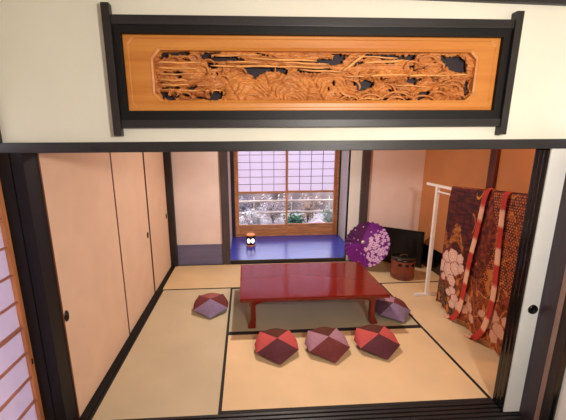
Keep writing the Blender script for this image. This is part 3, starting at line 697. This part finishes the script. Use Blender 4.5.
# ------------------------------------------------------------------ kimono
def clamp(v, a=0, b=1): return max(a, min(b, v))
def mixc(a, b, t): return tuple(a[i] + (b[i] - a[i]) * t for i in range(3))
PEO = [(.10, .58, .09), (.20, .535, .085), (.04, .66, .08), (.15, .67, .095), (.25, .62, .08), (.31, .53, .065), (.22, .73, .065), (.34, .60, .06), (.08, .75, .05),
       (.25, .81, .06), (.31, .865, .075), (.38, .90, .06), (.27, .91, .05), (.20, .84, .04), (.47, .80, .05), (.53, .85, .055), (.47, .90, .05), (.58, .91, .045),
       (.84, .80, .075), (.92, .86, .07), (.78, .87, .065), (.87, .93, .06), (.97, .78, .05), (.70, .82, .04)]
def fbm(x, y, z, o=4): return noise.fractal(Vector((x, y, z)), 1.0, 2.0, o)
def kim_col(s, t):
    streak = fbm(s * 8, t * 60, 1)
    c = mixc((96, 30, 26), (50, 16, 16), clamp(.5 + 1.6 * streak))
    if s > .42:
        red = mixc((134, 50, 26), (82, 28, 16), clamp(.5 + fbm(s * 12, t * 12, 4)))
        c = mixc(c, red, clamp((s - .42) * 6))
    # fine dotted mesh on the right
    if s > .60 + .12 * math.sin(t * 5):
        du, dv = (s * 40 + (int(t * 60) % 2) * .5) % 1 - .5, (t * 60) % 1 - .5
        if du * du + dv * dv < .11: c = mixc(c, (214, 124, 66), .85)
    # gold zigzag clouds
    z = fbm(s * 5, t * 9, 8, 3)
    band = .40 + .06 * math.sin(s * 22) + .05 * z
    if s < .34 and abs(t - band) < .055: c = mixc((176, 106, 48), (130, 66, 34), clamp(.5 + fbm(s * 20, t * 40, 3)))
    if s < .30 and .50 < t + .04 * z < .58: c = (96, 44, 38)
    # winding gold outlines
    w = abs(fbm(s * 2.6 + 2, t * 2.6, 11, 2))
    if w < .012 and s > .4 and t < .6: c = (204, 126, 62)
    w2 = abs(fbm(s * 4 + 5, t * 3, 21, 2))
    if t > .62: c = mixc(c, mixc((122, 40, 22), (150, 74, 36), clamp(.5 + 1.6 * fbm(s * 9, t * 9, 14))), .7)
    if w2 < .010 and t > .6: c = (214, 150, 96)
    # dark wave ground bottom left
    if t > .80 and s < .30 + .1 * z:
        c = mixc((64, 34, 26), (150, 108, 80), clamp(abs(math.sin(t * 90 + 6 * fbm(s * 6, t * 6, 2)) * 1.0) - .35))
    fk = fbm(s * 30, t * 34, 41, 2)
    fleck_mask = clamp((s - .3) * 4) + clamp((t - .42) * 5)  # fleck strength of the print, growing to the right and downward
    if fk > .30: c = mixc(c, (176, 100, 56), .45 * clamp(fleck_mask))
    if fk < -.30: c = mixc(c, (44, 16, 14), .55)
    # leaves
    lf = fbm(s * 16, t * 12, 31, 2)
    if t > .5 and lf > .34: c = (196, 116, 60)
    # peonies
    for px_, py_, pr in PEO:
        dx, dy = (s - px_), (t - py_) * 1.35
        d = math.hypot(dx, dy)
        if d < pr * 1.1:
            a = math.atan2(dy, dx)
            lim = pr * (.84 + .16 * abs(math.sin(a * 3.0 + px_ * 40)))
            if d < lim:
                q = (d / lim * 3.2 + .35 * math.sin(a * 5 + px_ * 30)) % 1
                c = mixc((236, 206, 188), (196, 134, 118), q * .8 * (1 if d > pr * .12 else 0))
                if d > lim * .90: c = (150, 84, 70)
                if px_ > .42: c = mixc(c, (200, 120, 80), .35)
    return c
KY0, KY1 = 1.245, .36
KZT = 1.262; KZB = .055
NS, NTT = 300, 330
verts, faces, cols = [], [], []
def kx(s, t):
    fold = .006 * math.sin(s * 26 + 1.2 * math.sin(t * 3)) * (.25 + t) + .003 * math.sin(s * 61 + 2) * t
    return fold
for j in range(NTT + 1):
    t = j / NTT
    for i in range(NS + 1):
        s = i / NS
        # first 6% of the length runs over the bar
        y = KY0 + (KY1 - KY0) * s + .03 * t * (1 - s)
        z = KZT + .055 * s - (KZT + .055 * s - KZB) * t
        x = -.022 - .012 * math.sin(min(1, t * 8) * math.pi / 2) + kx(s, t)
        zb = .018 * math.sin(s * 17) * t
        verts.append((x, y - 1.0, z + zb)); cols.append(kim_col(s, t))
nf = len(verts)
for j in range(NTT):
    for i in range(NS):
        a = j * (NS + 1) + i; faces.append((a, a + 1, a + NS + 2, a + NS + 1))
# over the bar and down the back
NB = 40; prev = 0
for j in range(1, NB + 1):
    t = j / NB
    for i in range(NS + 1):
        s = i / NS
        y = KY0 + (KY1 - KY0) * s
        if t < .15:
            a = t / .15 * math.pi
            x = -.022 * math.cos(a); z = KZT + .055 * s + .010 * math.sin(a)
        else:
            q = (t - .15) / .85
            x = .022 + .012 * min(1, q * 6) + kx(1 - s, q) * .6; z = KZT + .055 * s - (KZT - KZB - .08) * q
        verts.append((x, y - 1.0, z)); cols.append(kim_col(1 - s, min(1, t)))
for j in range(NB):
    for i in range(NS):
        if j == 0: a0, a1 = i, i + 1
        else: a0 = nf + (j - 1) * (NS + 1) + i; a1 = a0 + 1
        b0 = nf + j * (NS + 1) + i
        faces.append((a0, b0, b0 + 1, a1))
kim = raw('kimono', verts, faces, attr_mat('kimono_silk', .6, .3, bump=.2, bscale=260), loc=(KX, 1.0, 0), cols=cols)
s = kim.modifiers.new('t', 'SOLIDIFY'); s.thickness = .003; s.offset = 0
tag(kim, 'maroon and gold kimono with pale peonies draped over the white rack', 'kimono')

# ------------------------------------------------------------------ two striped sashes over the kimono
def sash_ribbon(path, width, label):
    P_ = [Vector(p) for p in path]
    # Catmull-Rom
    pts = []
    for i in range(len(P_) - 1):
        p0, p1, p2, p3 = P_[max(i - 1, 0)], P_[i], P_[i + 1], P_[min(i + 2, len(P_) - 1)]
        for k in range(14):
            t = k / 14
            pts.append(.5 * ((2 * p1) + (p2 - p0) * t + (2 * p0 - 5 * p1 + 4 * p2 - p3) * t * t + (3 * p1 - p0 - 3 * p2 + p3) * t ** 3))
    pts.append(P_[-1])
    # width direction: along y while hanging, turning to x on the floor
    verts, faces, cols = [], [], []
    L = 0; NW = 5
    for i, p in enumerate(pts):
        if i: L += (p - pts[i - 1]).length
        d = (pts[min(i + 1, len(pts) - 1)] - pts[max(i - 1, 0)]).normalized()
        w = d.cross(Vector((1, 0, 0)));
        w = w.normalized() if w.length > .3 else Vector((0, 1, 0))
        if abs(d.z) < .45: w = d.cross(Vector((0, 0, 1))).normalized() * (1 if True else 1)
        if w.y > 0 and abs(d.z) >= .45: w = -w
        stripe = (L / .30) % 1.0
        c = (236, 180, 150) if .38 < stripe < .78 else (188, 56, 46)
        if .34 < stripe <= .38 or .78 <= stripe < .82: c = (212, 116, 96)
        for k in range(NW + 1):
            v = p + w * (k / NW - .5) * width
            verts.append(tuple(v)); cols.append(c)
    for i in range(len(pts) - 1):
        for k in range(NW):
            a = i * (NW + 1) + k; faces.append((a, a + 1, a + NW + 2, a + NW + 1))
    o = raw('striped_sash', verts, faces, attr_mat('sash_cloth', .7, .3), cols=cols)
    s = o.modifiers.new('t', 'SOLIDIFY'); s.thickness = .003; s.offset = 0
    return tag(o, label, 'sash', 'striped sashes hanging over the kimono')
sash_ribbon([(3.095, 0.766, 1.1), (3.091, 0.766, 1.27), (3.045, 0.766, 1.312), (2.999, 0.766, 1.262), (2.994, 0.797, 0.95), (2.994, 0.832, 0.72), (2.994, 0.853, 0.475), (2.994, 0.868, 0.27), (2.994, 0.900, 0.13), (2.996, 0.955, 0.045), (2.998, 1.00, 0.013), (3.0, 1.085, 0.008)], .052,
            'red and cream striped sash over the kimono, the one nearer the red table')
sash_ribbon([(3.095, 0.565, 1.1), (3.091, 0.565, 1.27), (3.045, 0.565, 1.312), (2.999, 0.565, 1.262), (2.994, 0.549, 0.94), (2.994, 0.532, 0.7), (2.994, 0.524, 0.45), (2.994, 0.548, 0.255), (2.994, 0.585, 0.13), (2.992, 0.635, 0.045), (2.990, 0.68, 0.013), (2.985, 0.745, 0.008)], .052,
            'red and cream striped sash over the kimono, the one nearer the black door edge')

# ------------------------------------------------------------------ small lantern in the alcove
ln = empty('small_lantern', (1.10, 3.34, .045))
tag(ln, 'small black lantern with two glowing white ovals on the alcove floor', 'lantern')
bm = bmesh.new(); lathe(bm, [(.0, .0), (.070, .0), (.072, .006), (.068, .028), (.0, .028)], seg=32)
obj('lantern_base', bm, M['orange'], ln)
bm = bmesh.new(); lathe(bm, [(.0, .028), (.068, .028), (.072, .04), (.074, .10), (.074, .165), (.066, .176), (.0, .176)], seg=32)
lbody = obj('lantern_body', bm, M['black'], ln)
bm = bmesh.new(); lathe(bm, [(.060, .176), (.066, .178), (.068, .192), (.062, .198), (.040, .192), (.0, .190)], seg=32)
obj('lantern_rim', bm, emit_mat('glowing_rim_paper', (226, 132, 66), .55), ln)
lit_m = emit_mat('lit_paper_oval', (255, 240, 235), 2.2)
for sx in (-1, 1):
    bm = bmesh.new(); n = 20
    def sp(u, v, r):
        a = -math.pi / 2 + sx * .46 + u / .075
        return (math.cos(a) * r, math.sin(a) * r, .100 + v)
    c0 = bm.verts.new(sp(0, 0, .0795)); rg = [bm.verts.new(sp(.030 * math.cos(2 * math.pi * k / n), .038 * math.sin(2 * math.pi * k / n), .0765)) for k in range(n)]
    rb = [bm.verts.new(sp(.030 * math.cos(2 * math.pi * k / n), .038 * math.sin(2 * math.pi * k / n), .070)) for k in range(n)]
    for k in range(n):
        bm.faces.new((c0, rg[k], rg[(k + 1) % n])); bm.faces.new((rg[k], rb[k], rb[(k + 1) % n], rg[(k + 1) % n]))
    obj('lit_oval', bm, lit_m, lbody)

# ------------------------------------------------------------------ garden outside the window
struct(boxes('floor', [(-1.5, 5.0, 3.97, 7.5, -.25, -.05)], mat('garden_gravel', (150, 142, 140), .9, var=.2, scale=20, bump=.6, bscale=60)), 'pale gravel of the garden outside')
struct(boxes('wall_back', [(-1.5, 5.0, 6.6, 6.7, -.1, 1.25)], mat('garden_wall', (112, 100, 96), .9, var=.35, scale=3)), 'pale garden wall outside the window')
struct(boxes('wall_back', [(-.4, .80, 3.966, 4.02, -.1, 2.4), (2.70, 3.9, 3.966, 4.02, -.1, 2.4), (.80, 2.70, 3.966, 4.02, 1.95, 2.4)], M['front_plaster']), 'outer house wall round the window')
fen = empty('garden_fence', (1.9, 5.0, -.05))
tag(fen, 'pale two-rail wooden fence in the garden behind the window glass', 'fence')
rail_m = mat('weathered_rail', (176, 162, 150), .8, var=.12, scale=6, stretch=(.6, 4, 4), bump=.3)
for z in (.24, .487):
    bm = bmesh.new(); tube(bm, [(-1.7, 0, z + .05), (-.5, .01, z + .046), (.6, -.01, z + .054), (1.9, 0, z + .048)], .024, 10)
    obj('fence_rail', bm, rail_m, fen)
for x in (-1.45, -.70, .10, .92, 1.62):
    bm = bmesh.new(); tube(bm, [(x, .045, -.02), (x, .045, .62)], .014, 10)
    obj('fence_post', bm, rail_m, fen)
def shrub(x, y, w, h, n, c, label, seed, leaf=.035):
    rr = random.Random(seed); t = empty('garden_shrub', (x, y, -.05))
    tag(t, label, 'shrub', 'shrubs in the garden outside the window')
    bm = bmesh.new(); tips = []
    for k in range(9):
        a = rr.uniform(0, 6.28); q = rr.uniform(.3, 1)
        tip = (math.cos(a) * w * q * .8, math.sin(a) * w * q * .5, h * rr.uniform(.6, .98)); tips.append(tip)
        tube(bm, [(0, 0, 0), (tip[0] * .35, tip[1] * .35, tip[2] * .5), tip], [.010, .007, .003], 6)
    obj('stems', bm, mat('shrub_twig', (120, 100, 92), .8, var=.1), t)
    verts, faces = [], []
    for k in range(n):
        tp = rr.choice(tips); q = rr.uniform(.25, 1.05)
        c0 = Vector((tp[0] * q, tp[1] * q, tp[2] * q)) + Vector((rr.gauss(0, .06), rr.gauss(0, .04), rr.gauss(0, .05)))
        c0.z = max(c0.z, .02)
        d = Vector((rr.gauss(0, 1), rr.gauss(0, 1), rr.gauss(.2, .7))).normalized(); e = d.cross(Vector((rr.random(), rr.random(), rr.random()))).normalized()
        L = leaf * rr.uniform(.6, 1.3); b = len(verts)
        verts += [tuple(c0 - d * L), tuple(c0 + e * L * .4 + Vector((0, 0, .004))), tuple(c0 + d * L), tuple(c0 - e * L * .4 + Vector((0, 0, .004)))]
        faces.append((b, b + 1, b + 2, b + 3))
    lm = mat('shrub_leaf', c, .6, var=.3, scale=9)
    raw('foliage', verts, faces, lm, t, smooth=False)
shrub(1.15, 4.68, .30, .42, 900, (206, 204, 208), 'silvery loose shrub behind the left window pane', 1)
shrub(1.62, 5.25, .34, .62, 900, (196, 188, 190), 'tall greyish shrub behind the fence, left pane', 2)
shrub(2.02, 4.80, .20, .24, 600, (70, 128, 98), 'low green plant at the foot of the right window pane', 3, .045)
shrub(2.40, 5.25, .34, .60, 800, (178, 160, 146), 'grey-brown shrub behind the fence, right pane', 4)
shrub(2.80, 4.76, .22, .40, 600, (134, 150, 138), 'pale green shrub at the right edge of the window', 5)
shrub(.98, 5.35, .30, .60, 700, (140, 136, 146), 'greyish shrub behind the fence at the left edge of the window', 6)
def stone(x, y, s, c, label, seed):
    bm = bmesh.new(); bmesh.ops.create_icosphere(bm, subdivisions=4, radius=1)
    for v in bm.verts:
        n = noise.fractal(v.co * 1.4 + Vector((seed, 0, 0)), 1, 2, 4)
        v.co *= 1 + .28 * n
        v.co = Vector((v.co.x * s[0], v.co.y * s[1], v.co.z * s[2]))
    for f in bm.faces: f.smooth = True
    o = obj('garden_stone', bm, mat('garden_stone', c, .85, var=.18, scale=6, bump=.5, bscale=24), loc=(x, y, -.05 + s[2] * .72))
    tag(o, label, 'stone', 'stones in the garden outside the window')
stone(2.45, 4.45, (.20, .16, .13), (186, 160, 170), 'pinkish rock at the foot of the right window pane', 3)
stone(1.55, 4.40, (.16, .13, .09), (170, 166, 176), 'grey rock below the shrubs in the left window pane', 5)
stone(.90, 4.22, (.13, .12, .08), (190, 186, 194), 'pale rock at the lower left of the left window pane', 8)

# ------------------------------------------------------------------ light
w = bpy.data.worlds.new('sky'); scene.world = w; w.use_nodes = True
bg = w.node_tree.nodes['Background']
bg.inputs['Color'].default_value = (.85, .84, 1.0, 1); bg.inputs['Strength'].default_value = 4.5

def area(name, loc, target, size, power, col, shape='DISK', size_y=None):
    l = bpy.data.lights.new(name, 'AREA'); l.shape = shape; l.size = size
    if size_y: l.size_y = size_y
    l.energy = power; l.color = col
    o = bpy.data.objects.new(name, l); COL.objects.link(o); o.location = loc
    d = Vector(target) - Vector(loc); o.rotation_euler = d.to_track_quat('-Z', 'Y').to_euler()
    return o
area('room_ceiling_lamp', (1.45, 1.55, 2.25), (1.45, 1.55, 0), .12, 38, (1.0, .86, .75))
area('corridor_lamp', (1.9, -1.9, 1.95), (1.5, 0, 1.4), .22, 36, (1.0, .92, .85))
area('added_warm_fill', (3.30, .30, 2.1), (3.5, .9, 1.1), .12, 6, (1.0, .42, .14))  # added orange light, out of view, to warm the right wall

# ------------------------------------------------------------------ camera
def cam():
    f, pitch, yaw, roll = 324.1348, .2212, -.0534, -.0074
    cy, sy = math.cos(yaw), math.sin(yaw); cp, sp = math.cos(pitch), math.sin(pitch)
    F = Vector((-sy * cp, cy * cp, -sp)); Rt = Vector((cy, sy, 0)); U = Rt.cross(F)
    c, s = math.cos(roll), math.sin(roll)
    Rr = Rt * c + U * s; Ur = U * c - Rt * s
    cd = bpy.data.cameras.new('camera'); o = bpy.data.objects.new('camera', cd); COL.objects.link(o)
    m = Matrix(((Rr.x, Ur.x, -F.x, 1.0457), (Rr.y, Ur.y, -F.y, -1.7558), (Rr.z, Ur.z, -F.z, 1.6904), (0, 0, 0, 1)))
    o.matrix_world = m
    cd.sensor_width = 36; cd.sensor_fit = 'HORIZONTAL'; cd.lens = f / 566 * 36
    cd.shift_x = 19.1227 / 566; cd.shift_y = 5.8319 / 566
    cd.clip_start = .02
    scene.camera = o
cam()
scene.view_settings.view_transform = 'Standard'; scene.view_settings.look = 'None'
scene.view_settings.exposure = 0.12; scene.view_settings.gamma = 1.0; scene.view_settings.use_curve_mapping = False
